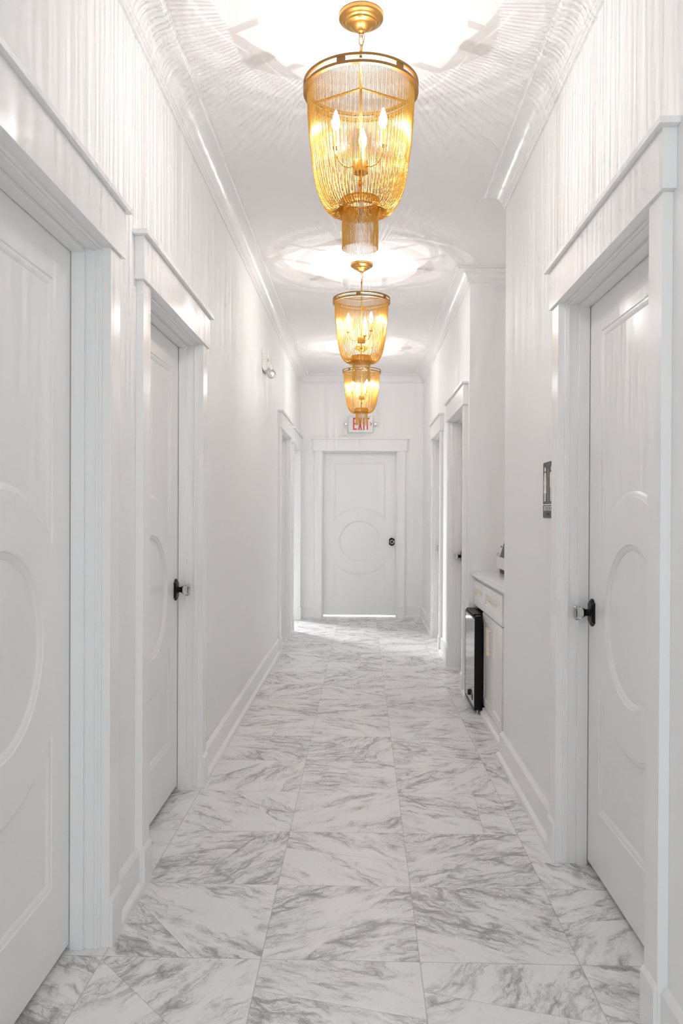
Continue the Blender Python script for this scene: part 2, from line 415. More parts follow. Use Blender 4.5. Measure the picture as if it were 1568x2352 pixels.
# ------------------------------------------------------------------ doors
ZRC, RIN, ROUT = 0.938, 0.256, 0.404
def slab_mesh(hw, top):
    """Local: x along wall, y into wall (front face y = 0), z up. Recessed panels with a raised ring."""
    z0, z1 = 0.020, top - 0.004
    W = hw - 0.003
    pw, pz0, pz1 = W - 0.1365, 0.238, top - 0.127
    STEPS = [(0.0, 0.0), (0.003, 0.0035), (0.007, 0.004), (0.017, 0.0085), (0.020, 0.011)]
    def circle(d):
        return [(-(RIN - d) * math.cos(2 * PI * i / 96), ZRC + (RIN - d) * math.sin(2 * PI * i / 96)) for i in range(96)]
    def half(d, sgn):
        R_ = ROUT + d; x = pw - d
        a = math.acos(max(-1, min(1, x / R_)))
        pts = []
        for i in range(49):
            t = a + (PI - 2 * a) * i / 48
            pts.append((R_ * math.cos(t), ZRC + sgn * R_ * math.sin(t)))
        ze = (pz1 - d) if sgn > 0 else (pz0 + d)
        pts += [(-x, ze), (x, ze)]
        return pts
    mb = MB()
    holes = []
    for fn in (circle, lambda d: half(d, 1), lambda d: half(d, -1)):
        rings = [[(p[0], dp, p[1]) for p in fn(d)] for d, dp in STEPS]
        mb.loft(rings, True, False)
        floor_poly = [Vector((p[0], p[2], 0)) for p in rings[-1]]
        tris = tessellate_polygon([floor_poly])
        mb.add(rings[-1], [tuple(t) for t in tris])
        holes.append([Vector((p[0], p[2], 0)) for p in rings[0]])
    outer = [Vector((-W, z0, 0)), Vector((W, z0, 0)), Vector((W, z1, 0)), Vector((-W, z1, 0))]
    polys = [outer] + holes
    allp = [p for q in polys for p in q]
    mb.add([(p.x, 0.0, p.y) for p in allp], [tuple(t) for t in tessellate_polygon(polys)])
    # edges and back
    mb.add([(-W, 0, z0), (W, 0, z0), (W, 0, z1), (-W, 0, z1), (-W, .04, z0), (W, .04, z0), (W, .04, z1), (-W, .04, z1)],
           [(0, 1, 5, 4), (1, 2, 6, 5), (2, 3, 7, 6), (3, 0, 4, 7), (4, 5, 6, 7)])
    me = bpy.data.meshes.new('door_leaf')
    me.from_pydata(mb.v, [], mb.f)
    bm = bmesh.new(); bm.from_mesh(me)
    bmesh.ops.remove_doubles(bm, verts=bm.verts, dist=0.00005)
    bmesh.ops.recalc_face_normals(bm, faces=bm.faces)
    bm.to_mesh(me); bm.free()
    me.materials.append(M['door'])
    me.polygons.foreach_set('use_smooth', [True] * len(me.polygons)); me.set_sharp_from_angle(angle=math.radians(18))
    return me

# knob: local y toward the room is negative
def knob_meshes():
    out = []
    prof = []
    for i in range(9):
        t = i / 8; a = math.radians(20 + 140 * t)
        prof.append((0.020 * math.cos(a) / math.cos(math.radians(20)), 0.040 + 0.010 * (math.sin(a) - 0.34) / 0.66))
    top = [(0.033, 0.036)] + prof + [(-0.033, 0.036)]
    pl = top + [(-x, -z) for x, z in top]
    def sc(k): return [(x * k, z * (1 - (1 - k) * 0.7)) for x, z in pl]
    r = MB().loft([[(x, 0, z) for x, z in pl], [(x, -0.005, z) for x, z in pl], [(x, -0.011, z) for x, z in sc(0.72)]])
    rose = r.mesh('door_knob', M['black'], False)
    sh = MB()
    pr = [(0.019, -0.010), (0.0135, -0.014), (0.0125, -0.022), (0.013, -0.028), (0.019, -0.036)]
    rings = [[(q * math.cos(2 * PI * i / 24), y, q * math.sin(2 * PI * i / 24)) for i in range(24)] for q, y in pr]
    sh.loft(rings)
    shank = sh.mesh('knob_shank', M['black'])
    g = MB()
    pg = [(0.016, -0.036), (0.021, -0.040), (0.0275, -0.048), (0.029, -0.055), (0.0275, -0.061), (0.018, -0.064), (0.016, -0.0665), (0.006, -0.068)]
    rings = []
    for q, y in pg:
        ring = []
        for i in range(24):
            a = 2 * PI * i / 24
            k = 1.0 if i % 3 else 0.94
            ring.append((q * k * math.cos(a), y, q * k * math.sin(a)))
        rings.append(ring)
    g.loft(rings)
    return rose, shank, g.mesh('glass_knob', M['glass'], False)
ROSE, SHANK, GKNOB = knob_meshes()
LEAF = {}
for i, (side, c, hw, hz, knob, lb) in enumerate(DOORS):
    loc, rz = {'L': ((XL, c, 0), PI / 2), 'R': ((XR, c, 0), -PI / 2), 'E': ((c, YE, 0), 0.0)}[side]
    d = empty('door_%d' % (i + 1), loc, rz, kind='structure', category='door', label=lb)
    t = hz
    for sg in (-1, 1):
        a, b2 = sg * (hw + 0.007), sg * (hw + 0.098)
        MB().box(a, b2, -0.026, 0.0, 0, t).build('casing', M['trim'], d, smooth=False, bevel=0.0012)
        p = MB()
        pz = 0.150
        x0, x1 = min(a, b2), max(a, b2)
        q = 0.0005
        p.prism([(-0.0355, 0.0), (-0.0355, pz - 0.014), (-0.0262, pz), (-0.0262, 0.0)], 'x', x0 - q, x1 + q)
        p.build('plinth_block', M['trim'], d, smooth=False, bevel=0.0006)
    MB().box(-(hw + 0.120), hw + 0.120, -0.0345, 0.0, t, t + 0.145).build('header', M['trim'], d, smooth=False, bevel=0.0012)
    cp = MB(); cp.box(-(hw + 0.142), hw + 0.142, -0.050, 0.0, t + 0.145, t + 0.161)
    cp.build('header_cap', M['trim'], d, smooth=False, bevel=0.001)
    j = MB()
    zt = t - 0.008
    for sg in (-1, 1):
        j.box(sg * hw, sg * (hw + 0.0195), -0.001, WT + 0.0, 0, zt + 0.0195)
    j.box(-hw, hw, -0.001, WT, zt, zt + 0.0195)
    j.build('jamb', M['trim'], d, smooth=False, bevel=0.001)
    if knob is not None:
        s_ = MB()
        for sg in (-1, 1):
            s_.box(sg * (hw - 0.012), sg * (hw - 0.0002), 0.047, 0.086, 0, zt - 0.0002)
            s_.box(sg * (hw - 0.004), sg * (hw - 0.0002), 0.008, 0.016, 0, zt - 0.0002)
        s_.box(-(hw - 0.0121), hw - 0.0121, 0.047, 0.086, zt - 0.012, zt - 0.0002)
        s_.box(-(hw - 0.0041), hw - 0.0041, 0.008, 0.016, zt - 0.004, zt - 0.0002)
        s_.build('door_stop', M['trim'], d, smooth=False, bevel=0.001)
        key = (hw, round(zt, 4))
        if key not in LEAF: LEAF[key] = slab_mesh(hw, zt)
        o = put('door_leaf', LEAF[key], d); o.location = (0, 0.088, 0)
        # local +x points: left wall -> far (+Y); right wall -> near (-Y)
        kx = {'near': -1, 'far': 1, 'right': 1, 'left': -1}[knob] * (hw - 0.058)
        kz = 0.933
        r_ = put('door_knob', ROSE, d, label='black rosette with clear glass knob'); r_.location = (kx, 0.0878, kz)
        put('knob_shank', SHANK, r_)
        put('glass_knob', GKNOB, r_, label='clear faceted glass knob')

# ------------------------------------------------------------------ added window behind the camera, side room window (frames)
def window(name, x0, x1, z0, z1, y, label):
    w = empty(name, (0.5 * (x0 + x1), y, z0), 0.0, kind='structure', category='window', label=label)
    hx = (x1 - x0) / 2; h = z1 - z0
    fr = MB()
    fr.box(-hx, -hx + 0.05, 0, 0.06, 0, h); fr.box(hx - 0.05, hx, 0, 0.06, 0, h)
    fr.box(-hx + 0.05, hx - 0.05, 0, 0.06, 0, 0.05); fr.box(-hx + 0.05, hx - 0.05, 0, 0.06, h - 0.05, h)
    fr.box(-0.02, 0.02, 0.01, 0.05, 0.05, h - 0.05)
    fr.build('window_frame', M['trim'], w, smooth=False)
window('added_window_back', XL + 0.085, XR - 0.085, 0.4, 2.6, YB - 0.1, 'added tall white framed window behind the camera, for fill light')  # unseen window, put in only to carry the fill light from behind
window('window_2', -3.3, -2.4, 0.7, 2.3, 11.02, 'white framed window lighting the side room')

# ------------------------------------------------------------------ chandeliers
ZRING = 2.720
def hoop(mb, r0, r1, z0, z1, seg=96):
    prof = [(r0, z0), (r1, z0), (r1, z1), (r0, z1), (r0, z0)]
    mb.lathe(prof, seg)
def chain_mesh(name, nstr, path_fn, seed, bead=0.0046, rb=0.00150, rn=0.00055):
    V = []; Fq = []; base_i = 0
    rng = np.random.RandomState(seed)
    for k in range(nstr):
        P = path_fn(k, rng)                      # (n,3) dense polyline
        d = np.r_[0, np.cumsum(np.linalg.norm(np.diff(P, axis=0), axis=1))]
        nb = int(d[-1] / bead); s = np.arange(0, 2 * nb + 1) * bead / 2
        Q = np.stack([np.interp(s, d, P[:, j]) for j in range(3)], 1)
        T = np.gradient(Q, axis=0); T /= np.linalg.norm(T, axis=1)[:, None]
        phi = math.atan2(P[0, 1], P[0, 0])
        U = np.array([-math.sin(phi), math.cos(phi), 0.0])[None] * np.ones((len(Q), 1))
        W = np.cross(T, U)
        r = np.where(np.arange(len(Q)) % 2 == 1, rb, rn)[:, None]
        c45 = math.sqrt(0.5)
        ring = [Q + (U * a + W * b_) * r for a, b_ in ((c45, c45), (-c45, c45), (-c45, -c45), (c45, -c45))]
        ring = np.stack(ring, 1)                  # n,4,3
        m_ = len(Q)
        V.append(ring.reshape(-1, 3))
        i0 = base_i + np.arange(m_ - 1)[:, None] * 4; j0 = np.arange(4)[None]; j1 = (j0 + 1) % 4
        Fq.append(np.stack([i0 + j0, i0 + j1, i0 + 4 + j1, i0 + 4 + j0], -1).reshape(-1, 4))
        base_i += m_ * 4
    V = np.concatenate(V); Fq = np.concatenate(Fq)
    me = bpy.data.meshes.new(name)
    me.vertices.add(len(V)); me.vertices.foreach_set('co', V.astype(np.float32).ravel())
    me.loops.add(Fq.size); me.loops.foreach_set('vertex_index', Fq.astype(np.int32).ravel())
    me.polygons.add(len(Fq)); me.polygons.foreach_set('loop_start', np.arange(0, Fq.size, 4, dtype=np.int32))
    me.update(calc_edges=True); me.validate()
    me.materials.append(M['chain'])
    me.polygons.foreach_set('use_smooth', [True] * len(me.polygons))
    return me
SH = np.array([(0.1835, 2.724), (0.1825, 2.69), (0.179, 2.62), (0.172, 2.54), (0.163, 2.47), (0.153, 2.415), (0.144, 2.382),
               (0.131, 2.353), (0.115, 2.333), (0.099, 2.323), (0.085, 2.324), (0.073, 2.337), (0.064, 2.357)])
def catmull(P, n):
    out = []
    for i in range(len(P) - 1):
        p0 = P[max(i - 1, 0)]; p1 = P[i]; p2 = P[i + 1]; p3 = P[min(i + 2, len(P) - 1)]
        for t in np.linspace(0, 1, n, endpoint=False):
            out.append(0.5 * ((2 * p1) + (-p0 + p2) * t + (2 * p0 - 5 * p1 + 4 * p2 - p3) * t * t + (-p0 + 3 * p1 - 3 * p2 + p3) * t ** 3))
    out.append(P[-1]); return np.array(out)
SHP = catmull(SH, 6)
NS, NF = 236, 78
def shade_path(k, rng):
    t = np.linspace(0, 1, len(SHP))
    a0 = 2 * PI * k / NS
    lay = k % 3
    bunch = 0.011 * math.sin(k * 2.1) + 0.009 * (rng.rand() - 0.5) + 0.006 * math.sin(k * 0.9)
    a = a0 + bunch * np.sin(np.clip(t * 1.15, 0, 1) * PI * 0.75)
    drop = (0.0, -0.006, -0.003)[lay] + 0.003 * (rng.rand() - 0.5)
    bell = np.clip((t - 0.25) / 0.55, 0, 1) * np.clip((1.0 - t) / 0.12, 0, 1)
    r = SHP[:, 0] * (1 + 0.010 * (lay - 1) * bell); z = SHP[:, 1] + drop * bell
    return np.stack([r * np.cos(a), r * np.sin(a), z - ZC], 1)
def fringe_path(k, rng):
    a = 2 * PI * (k + 0.15 * (rng.rand() - 0.5)) / NF
    z = np.linspace(2.353, 2.188, 12); r = 0.0615 + 0.0006 * np.sin(np.arange(12) + k)
    return np.stack([r * np.cos(a), r * np.sin(a), z - ZC], 1)
CH = {}
CH['chain_shade'] = chain_mesh('chain_shade', NS, shade_path, 3)
CH['chain_fringe'] = chain_mesh('chain_fringe', NF, fringe_path, 5)
Z = lambda z: z - ZC
mb = MB(); mb.lathe([(0.0, Z(2.990)), (0.0755, Z(2.990)), (0.0765, Z(2.986)), (0.0765, Z(2.976)), (0.074, Z(2.972)), (0.066, Z(2.970)), (0.063, Z(2.966)),
                     (0.0595, Z(2.963)), (0.054, Z(2.962)), (0.0515, Z(2.957)), (0.040, Z(2.955)), (0.036, Z(2.951)), (0.030, Z(2.944)), (0.019, Z(2.938)), (0.013, Z(2.937)),
                     (0.012, Z(2.931)), (0.006, Z(2.928)), (0.0, Z(2.928))], 48)
CH['canopy'] = mb.mesh('canopy', M['gold'], True, 50)
def link(mb, c, h, w, r, ang):
    pts = []
    for i in range(24):
        t = 2 * PI * i / 24
        x = w * math.copysign(abs(math.cos(t)) ** 0.8, math.cos(t)); z = h * math.sin(t)
        pts.append((c[0] + x * math.cos(ang), c[1] + x * math.sin(ang), c[2] + z))
    mb.tube(pts, r, 8, closed=True)
mb = MB(); link(mb, (0, 0, Z(2.924)), 0.009, 0.006, 0.0015, 0.0); link(mb, (0, 0, Z(2.903)), 0.0185, 0.0075, 0.0017, 0.5); link(mb, (0, 0, Z(2.878)), 0.011, 0.006, 0.0015, 1.9)
mb.tube([(0.009, 0, Z(2.932)), (0.012, 0.003, Z(2.91)), (0.004, 0.004, Z(2.885)), (0.003, 0, Z(2.868))], 0.0016, 8)
CH['suspension_chain'] = mb.mesh('suspension_chain', M['gold'])
mb = MB(); mb.lathe([(0.0, Z(2.872)), (0.0055, Z(2.870)), (0.0055, Z(2.852)), (0.0042, Z(2.850)), (0.0042, Z(2.492)), (0.0, Z(2.490))], 16)
mb.lathe([(0.0, Z(2.452)), (0.004, Z(2.452)), (0.004, Z(2.425)), (0.009, Z(2.42)), (0.009, Z(2.412)), (0.004, Z(2.405)), (0.004, Z(2.356)), (0.0, Z(2.355))], 16)
CH['rod'] = mb.mesh('rod', M['gold'])
def ring_mesh():
    mb = MB()
    hoop(mb, 0.184, 0.1965, Z(2.720), Z(2.7295)); hoop(mb, 0.188, 0.1965, Z(2.7435), Z(2.7525))
    for k in range(6):
        a = k * PI / 3; da = 0.075
        pts = []
        rg = []
        for q in np.linspace(-da, da, 5):
            ca, sa = math.cos(a + q), math.sin(a + q)
            rg.append([(0.191 * ca, 0.191 * sa, Z(2.7293)), (0.1955 * ca, 0.1955 * sa, Z(2.7293)), (0.1955 * ca, 0.1955 * sa, Z(2.7437)), (0.191 * ca, 0.191 * sa, Z(2.7437))])
        mb.loft(rg)
    return mb.mesh('hoop', M['goldhoop'], True, 40)
CH['hoop'] = ring_mesh()
mb = MB(); mb.box(0.003, 0.187, -0.0045, 0.0045, Z(2.7375), Z(2.7425)); CH['spoke'] = mb.mesh('spoke', M['gold'], False)
mb = MB(); mb.lathe([(0.0, Z(2.494)), (0.010, Z(2.494)), (0.0255, Z(2.490)), (0.0265, Z(2.488)), (0.0265, Z(2.454)), (0.0255, Z(2.451)), (0.004, Z(2.4505)), (0.0, Z(2.4505))], 40)
CH['hub'] = mb.mesh('hub', M['gold'])
mb = MB(); mb.tube([(0.026 + 0.0 * i, 0, 0) for i in ()] or [(0.024, 0, Z(2.470)), (0.045, 0, Z(2.463)), (0.066, 0, Z(2.466)), (0.082, 0, Z(2.480)), (0.091, 0, Z(2.500)), (0.092, 0, Z(2.517))], 0.0028, 10)
mb.lathe([(0.0, Z(2.514)), (0.008, Z(2.514)), (0.0145, Z(2.519)), (0.0135, Z(2.521)), (0.0, Z(2.520))], 24, (0.092, 0))
CH['candle_arm'] = mb.mesh('candle_arm', M['gold'])
mb = MB(); mb.lathe([(0.0, Z(2.519)), (0.0085, Z(2.5195)), (0.0085, Z(2.574)), (0.0, Z(2.5745))], 20, (0.092, 0)); CH['candle_sleeve'] = mb.mesh('candle_sleeve', M['candle'])
mb = MB(); mb.lathe([(0.0, Z(2.574)), (0.006, Z(2.575)), (0.010, Z(2.584)), (0.0145, Z(2.598)), (0.0140, Z(2.611)), (0.009, Z(2.628)), (0.004, Z(2.643)), (0.0, Z(2.650))], 20, (0.092, 0)); CH['bulb'] = mb.mesh('bulb', M['bulb'])
mb = MB(); hoop(mb, 0.0615, 0.066, Z(2.3545), Z(2.3605), 64)
CH['gather_ring'] = mb.mesh('gather_ring', M['goldhoop'])
mb = MB(); mb.box(0.0, 0.063, -0.002, 0.002, Z(2.356), Z(2.359)); CH['inner_spoke'] = mb.mesh('inner_spoke', M['gold'], False)
bl = bpy.data.lights.new('bulb_light', 'POINT'); bl.energy = BULB_POWER; bl.color = (0.95, 0.965, 1.0); bl.shadow_soft_size = 0.0012
CHL = ['brass chandelier with gold chain shade and fringe, nearest of the three hanging in the hall',
       'middle one of the three brass chandeliers draped in gold chain',
       'farthest brass chain chandelier, its fringe hanging in front of the EXIT sign']
for i, (y, sp, post, arms) in enumerate([(2.730, 270, 251, 85), (5.450, 90, 264, 75), (8.170, 40, 290, 65)]):
    c = empty('chandelier', (-0.0115, y, ZC), 0.0, label=CHL[i], category='chandelier', group='brass chain chandeliers along the hall')
    for nm in ('canopy', 'suspension_chain', 'rod', 'hub', 'gather_ring'):
        put(nm, CH[nm], c)
    o = put('hoop', CH['hoop'], c); o.rotation_euler[2] = math.radians(post)
    put('chain_shade', CH['chain_shade'], c, kind='stuff', label='curtain of fine gold bead chains').rotation_euler[2] = 0.7 * i
    put('chain_fringe', CH['chain_fringe'], c, kind='stuff', label='tube shaped fringe of gold bead chains').rotation_euler[2] = 0.4 * i
    for k in range(3):
        put('spoke', CH['spoke'], c).rotation_euler[2] = math.radians(sp + 120 * k)
        put('inner_spoke', CH['inner_spoke'], c).rotation_euler[2] = math.radians(sp + 120 * k)
        a = math.radians(arms + 120 * k)
        ar = put('candle_arm', CH['candle_arm'], c); ar.rotation_euler[2] = a
        put('candle_sleeve', CH['candle_sleeve'], ar); put('bulb', CH['bulb'], ar, label='glowing candle bulb')
        lo = bpy.data.objects.new('bulb_light', bl); COL.objects.link(lo)
        lo.location = (-0.0115 + 0.092 * math.cos(a), y + 0.092 * math.sin(a), 2.606)

# ------------------------------------------------------------------ niche: cabinets, countertop, fridge, appliance
CF = 0.785           # face of doors and drawers
def shaker(mb, y0, y1, z0, z1, x=CF, st=0.05, t=0.019, dep=0.009):
    """frame and recessed panel, facing -X"""
    ya, yb = min(y0, y1), max(y0, y1)
    outer = [(ya, z0), (yb, z0), (yb, z1), (ya, z1)]
    inn = [(ya + st, z0 + st), (yb - st, z0 + st), (yb - st, z1 - st), (ya + st, z1 - st)]
    e = 0.006
    inn2 = [(ya + st + e, z0 + st + e), (yb - st - e, z0 + st + e), (yb - st - e, z1 - st - e), (ya + st + e, z1 - st - e)]
    rings = [[(x + t, p[0], p[1]) for p in outer], [(x, p[0], p[1]) for p in outer], [(x, p[0], p[1]) for p in inn], [(x + dep, p[0], p[1]) for p in inn2]]
    mb.loft(rings)
    return mb
def bar_handle(length, vertical):
    """bar standing 19 mm off a face at x = 0, facing -X"""
    mb = MB(); h = length / 2; s = 0.0045
    def bx(a, b_, c_, d_, e_, f_):
        if vertical: mb.box(a, b_, e_, f_, c_, d_)
        else: mb.box(a, b_, c_, d_, e_, f_)
    bx(-0.029, -0.021, -h, h, -s, s)
    for q in (-h * 0.84, h * 0.84):
        bx(-0.021, 0.0, q - 0.0045, q + 0.0045, -s * 0.9, s * 0.9)
    return mb.mesh('handle', M['paleg'], False)
HH = bar_handle(0.28, False); HS = bar_handle(0.165, False); HV = bar_handle(0.165, True)
c1 = empty('base_cabinet', (0.80, 4.83, 0), 0.0, label='white base cabinet with one wide drawer above two shaker doors, in the niche', category='cabinet', group='cabinets in the niche')
def child(mb, name, mat, par, **kw):
    o = mb.build(name, mat, par, smooth=False, **kw)
    o.matrix_parent_inverse = Matrix.Translation(-par.location)
    return o
def childm(name, me, par, loc):
    o = put(name, me, par); o.matrix_parent_inverse = Matrix.Translation(-Vector(par.location)); o.location = loc; return o
b_ = MB(); b_.box(CF + 0.020, NXB - 0.005, NY0 + 0.003, 5.185, 0.05, 0.856); b_.box(CF + 0.010, CF + 0.020, NY0 + 0.003, 4.470, 0.05, 0.856)
child(b_, 'cabinet_body', M['cabinet'], c1, bevel=0.001)
tb = MB(); tb.prism([(CF - 0.025, 0), (CF - 0.025, 0.022), (CF - 0.010, 0.034), (CF - 0.010, 0.050), (CF + 0.03, 0.050), (CF + 0.03, 0)], 'y', NY0 + 0.04, 5.10)
child(tb, 'toe_board', M['trim'], c1, bevel=0.0006)
d1 = child(shaker(MB(), 4.475, 5.155, 0.655, 0.826), 'drawer', M['cabinet'], c1, bevel=0.0008)
o = put('handle', HH, d1); o.location = (CF + 0.009, 4.80, 0.749)
dd = child(shaker(MB(), 4.832, 5.185, 0.056, 0.648), 'cabinet_door', M['cabinet'], c1, bevel=0.0008, label='shaker door beside the fridge')
o = put('handle', HV, dd); o.location = (CF, 4.857, 0.512)
dd = child(shaker(MB(), 4.475, 4.828, 0.056, 0.648), 'cabinet_door', M['cabinet'], c1, bevel=0.0008)
o = put('handle', HV, dd); o.location = (CF, 4.803, 0.512)
c2 = empty('drawer_cabinet', (0.80, 5.37, 0.66), 0.0, label='small white drawer cabinet bridging the top of the little fridge', category='cabinet', group='cabinets in the niche')
b_ = MB(); b_.box(CF + 0.020, NXB - 0.005, 5.190, NY1 - 0.002, 0.662, 0.856)
child(b_, 'cabinet_body', M['cabinet'], c2, bevel=0.001)
d1 = child(shaker(MB(), 5.160, NY1 - 0.003, 0.655, 0.826), 'drawer', M['cabinet'], c2, bevel=0.0008)
o = put('handle', HS, d1); o.location = (CF + 0.009, 5.375, 0.749)
ct = MB(); ct.box(0.767, NXB - 0.001, NY0 + 0.001, NY1 - 0.001, 0.8565, 0.890)
ct.build('countertop', M['quartz'], smooth=False, bevel=0.0015, label='white polished stone countertop spanning the niche', category='countertop')

fr = empty('mini_fridge', (0.74, 5.35, 0.0), 0.0, label='small black glass fronted drinks fridge under the countertop', category='fridge')
b_ = MB(); b_.box(0.775, 1.28, 5.193, 5.572, 0.022, 0.628)
child(b_, 'fridge_body', M['blackplastic'], fr, bevel=0.003)
fd = MB()
FY0, FY1, FX0, FX1, FZ0, FZ1 = 5.105, 5.572, 0.722, 0.770, 0.030, 0.622
rings = [[(FX1, FY0, FZ0), (FX1, FY1, FZ0), (FX1, FY1, FZ1), (FX1, FY0, FZ1)],
         [(FX0, FY0, FZ0), (FX0, FY1, FZ0), (FX0, FY1, FZ1), (FX0, FY0, FZ1)],
         [(FX0, FY0 + .012, FZ0 + .014), (FX0, FY1 - .022, FZ0 + .014), (FX0, FY1 - .022, FZ1 - .012), (FX0, FY0 + .012, FZ1 - .012)],
         [(FX0 + .004, FY0 + .012, FZ0 + .014), (FX0 + .004, FY1 - .022, FZ0 + .014), (FX0 + .004, FY1 - .022, FZ1 - .012), (FX0 + .004, FY0 + .012, FZ1 - .012)]]
fd.loft(rings)
door = child(fd, 'fridge_door', M['blackplastic'], fr, bevel=0.001)
gl = MB(); gl.box(FX0 + 0.0005, FX0 + 0.0038, FY0 + .0125, FY1 - .0225, FZ0 + .0145, FZ1 - .0125)
g_ = gl.build('glass_pane', M['fridgeglass'], door, smooth=False)
kb = MB()
rings = [[(x, 5.325 + r * math.cos(2 * PI * i / 20), 0.098 + r * math.sin(2 * PI * i / 20)) for i in range(20)] for x, r in ((FX0 + 0.001, 0.020), (FX0 - 0.012, 0.018), (FX0 - 0.014, 0.015))]
kb.loft(rings); kb.build('knob', M['black'], door)
dp = MB(); dp.box(FX0 - 0.0015, FX0 + 0.001, 5.19, 5.25, 0.075, 0.115); dp.build('display', M['black'], door, smooth=False)
hp = MB(); hp.box(0.728, 0.79, 5.20, 5.56, 0.6245, 0.634); hp.box(0.735, 0.765, 5.11, 5.17, 0.6222, 0.630)
child(hp, 'hinge_cover', M['blackplastic'], fr, bevel=0.001)
for (fx, fy, fz) in ((0.735, 5.13, 0.0298), (0.735, 5.52, 0.0298), (1.2, 5.22, 0.0218), (1.2, 5.52, 0.0218)):
    child(MB().lathe([(0, 0), (0.009, 0), (0.009, 0.004), (0.005, 0.005), (0.005, fz), (0, fz)], 16, (fx + 0.012, fy)), 'foot', M['chrome'], fr)

ap = empty('drink_dispenser', (1.0, 5.29, 0.890), 0.0, label='white dispenser box with sloping top, slots and a dark triangle, on the niche countertop', category='appliance')
AX = 0.918
poly = [(5.4734, 0.9207), (5.4734, 1.0266), (5.2531, 1.1389), (5.076, 1.1389), (5.0328, 1.0266), (5.0328, 0.9207)]
bd = MB(); bd.loft([[(AX, y, z) for y, z in poly], [(AX + 0.28, y, z) for y, z in poly]])
child(bd, 'dispenser_body', M['plastic'], ap, bevel=0.003)
fo = MB(); fo.box(AX + 0.012, AX + 0.25, 5.08, 5.40, 0.8905, 0.9205)
child(fo, 'dispenser_foot', M['blackplastic'], ap, bevel=0.002)
vs = MB()
for q in range(3):
    y = 5.443 - 0.039 * q
    vs.add([(AX - .0006, y, 1.001), (AX - .0006, y - 0.013, 1.000), (AX - .0006, y - 0.037, 1.027), (AX - .0006, y - 0.026, 1.028)], [(0, 1, 2, 3)])
child(vs, 'vent_slots', M['greymark'], ap)
tr_ = MB(); tp = [(5.3298, 1.0006), (5.076, 1.0006), (5.076, 1.1151), (5.1462, 1.1151)]
tr_.loft([[(AX - .001, y, z) for y, z in tp], [(AX + .001, y, z) for y, z in tp]])
child(tr_, 'dark_panel', M['sign'], ap)
tm = text_mesh('Brew', 0.026); tm.materials.clear(); tm.materials.append(M['greymark'])
o = childm('lettering', tm, ap, (AX - 0.0008, 5.265, 1.072)); o.rotation_euler = (PI / 2, 0, -PI / 2)

# ------------------------------------------------------------------ wall fittings
# restroom sign on the right wall
SY0, SY1, SZ0, SZ1 = 3.082, 3.284, 1.268, 1.500
sg = empty('restroom_sign', (XR, (SY0 + SY1) / 2, (SZ0 + SZ1) / 2), -PI / 2, label='dark grey RESTROOM sign with white man and woman figures on the right wall', category='sign')
def rr(w, h, r, n_=6):
    pts = []
    for cx_, cz_, a0 in ((w - r, h - r, 0), (-w + r, h - r, 90), (-w + r, -h + r, 180), (w - r, -h + r, 270)):
        for i in range(n_ + 1):
            a = math.radians(a0 + 90 * i / n_); pts.append((cx_ + r * math.cos(a), cz_ + r * math.sin(a)))
    return pts
W2, H2 = (SY1 - SY0) / 2, (SZ1 - SZ0) / 2
MB().loft([[(x, 0.0, z) for x, z in rr(W2, H2, 0.012)], [(x, -0.004, z) for x, z in rr(W2, H2, 0.012)]]).build('border_plate', M['signwhite'], sg, smooth=False)
MB().loft([[(x, -0.0042, z) for x, z in rr(W2 - .005, H2 - .004, 0.010)], [(x, -0.0056, z) for x, z in rr(W2 - .005, H2 - .004, 0.010)]]).build('face_plate', M['sign'], sg, smooth=False)
def flat(mb, poly, y0=-0.0058, y1=-0.0068):
    return mb.loft([[(x, y0, z) for x, z in poly], [(x, y1, z) for x, z in poly]])
fg = MB()   # woman (left)
ox, oz = -0.058, 0.0
flat(fg, [(ox + 0.0115 * math.cos(2 * PI * i / 20), 0.083 + 0.0095 * math.sin(2 * PI * i / 20)) for i in range(20)])
flat(fg, [(ox - .013, .070), (ox + .013, .070), (ox + .024, .020), (ox + .016, .020), (ox + .024, -.012), (ox - .024, -.012), (ox - .016, .020), (ox - .024, .020)])
flat(fg, [(ox - .013, -.0125), (ox - .003, -.0125), (ox - .003, -.045), (ox - .013, -.045)]); flat(fg, [(ox + .003, -.0125), (ox + .013, -.0125), (ox + .013, -.045), (ox + .003, -.045)])
fg.build('woman_figure', M['signwhite'], sg, smooth=False)
fg = MB(); ox = 0.050
flat(fg, [(ox + 0.0115 * math.cos(2 * PI * i / 20), 0.083 + 0.0095 * math.sin(2 * PI * i / 20)) for i in range(20)])
flat(fg, [(ox - .026, .062), (ox - .020, .070), (ox + .020, .070), (ox + .026, .062), (ox + .026, .010), (ox + .019, .010), (ox + .019, -.045), (ox + .003, -.045), (ox + .0025, .005), (ox - .0025, .005), (ox - .003, -.045), (ox - .019, -.045), (ox - .019, .010), (ox - .026, .010)])
fg.build('man_figure', M['signwhite'], sg, smooth=False)
fg = MB(); flat(fg, [(-.006, -.046), (-.002, -.046), (-.002, .086), (-.006, .086)]); fg.build('divider_bar', M['paleg'], sg, smooth=False)
fg = MB(); flat(fg, [(-W2 + .006, -.060), (W2 - .006, -.060), (W2 - .006, -.0565), (-W2 + .006, -.0565)]); fg.build('rule_line', M['signwhite'], sg, smooth=False)
tm = text_mesh('RESTROOM', 0.027); tm.materials.clear(); tm.materials.append(M['signwhite'])
o = put('lettering', tm, sg); o.rotation_euler = (PI / 2, 0, 0); o.location = (0.002, -0.0062, -0.0745); o.scale = (1.15, 1.0, 1.0)
br = MB(); random.seed(4)
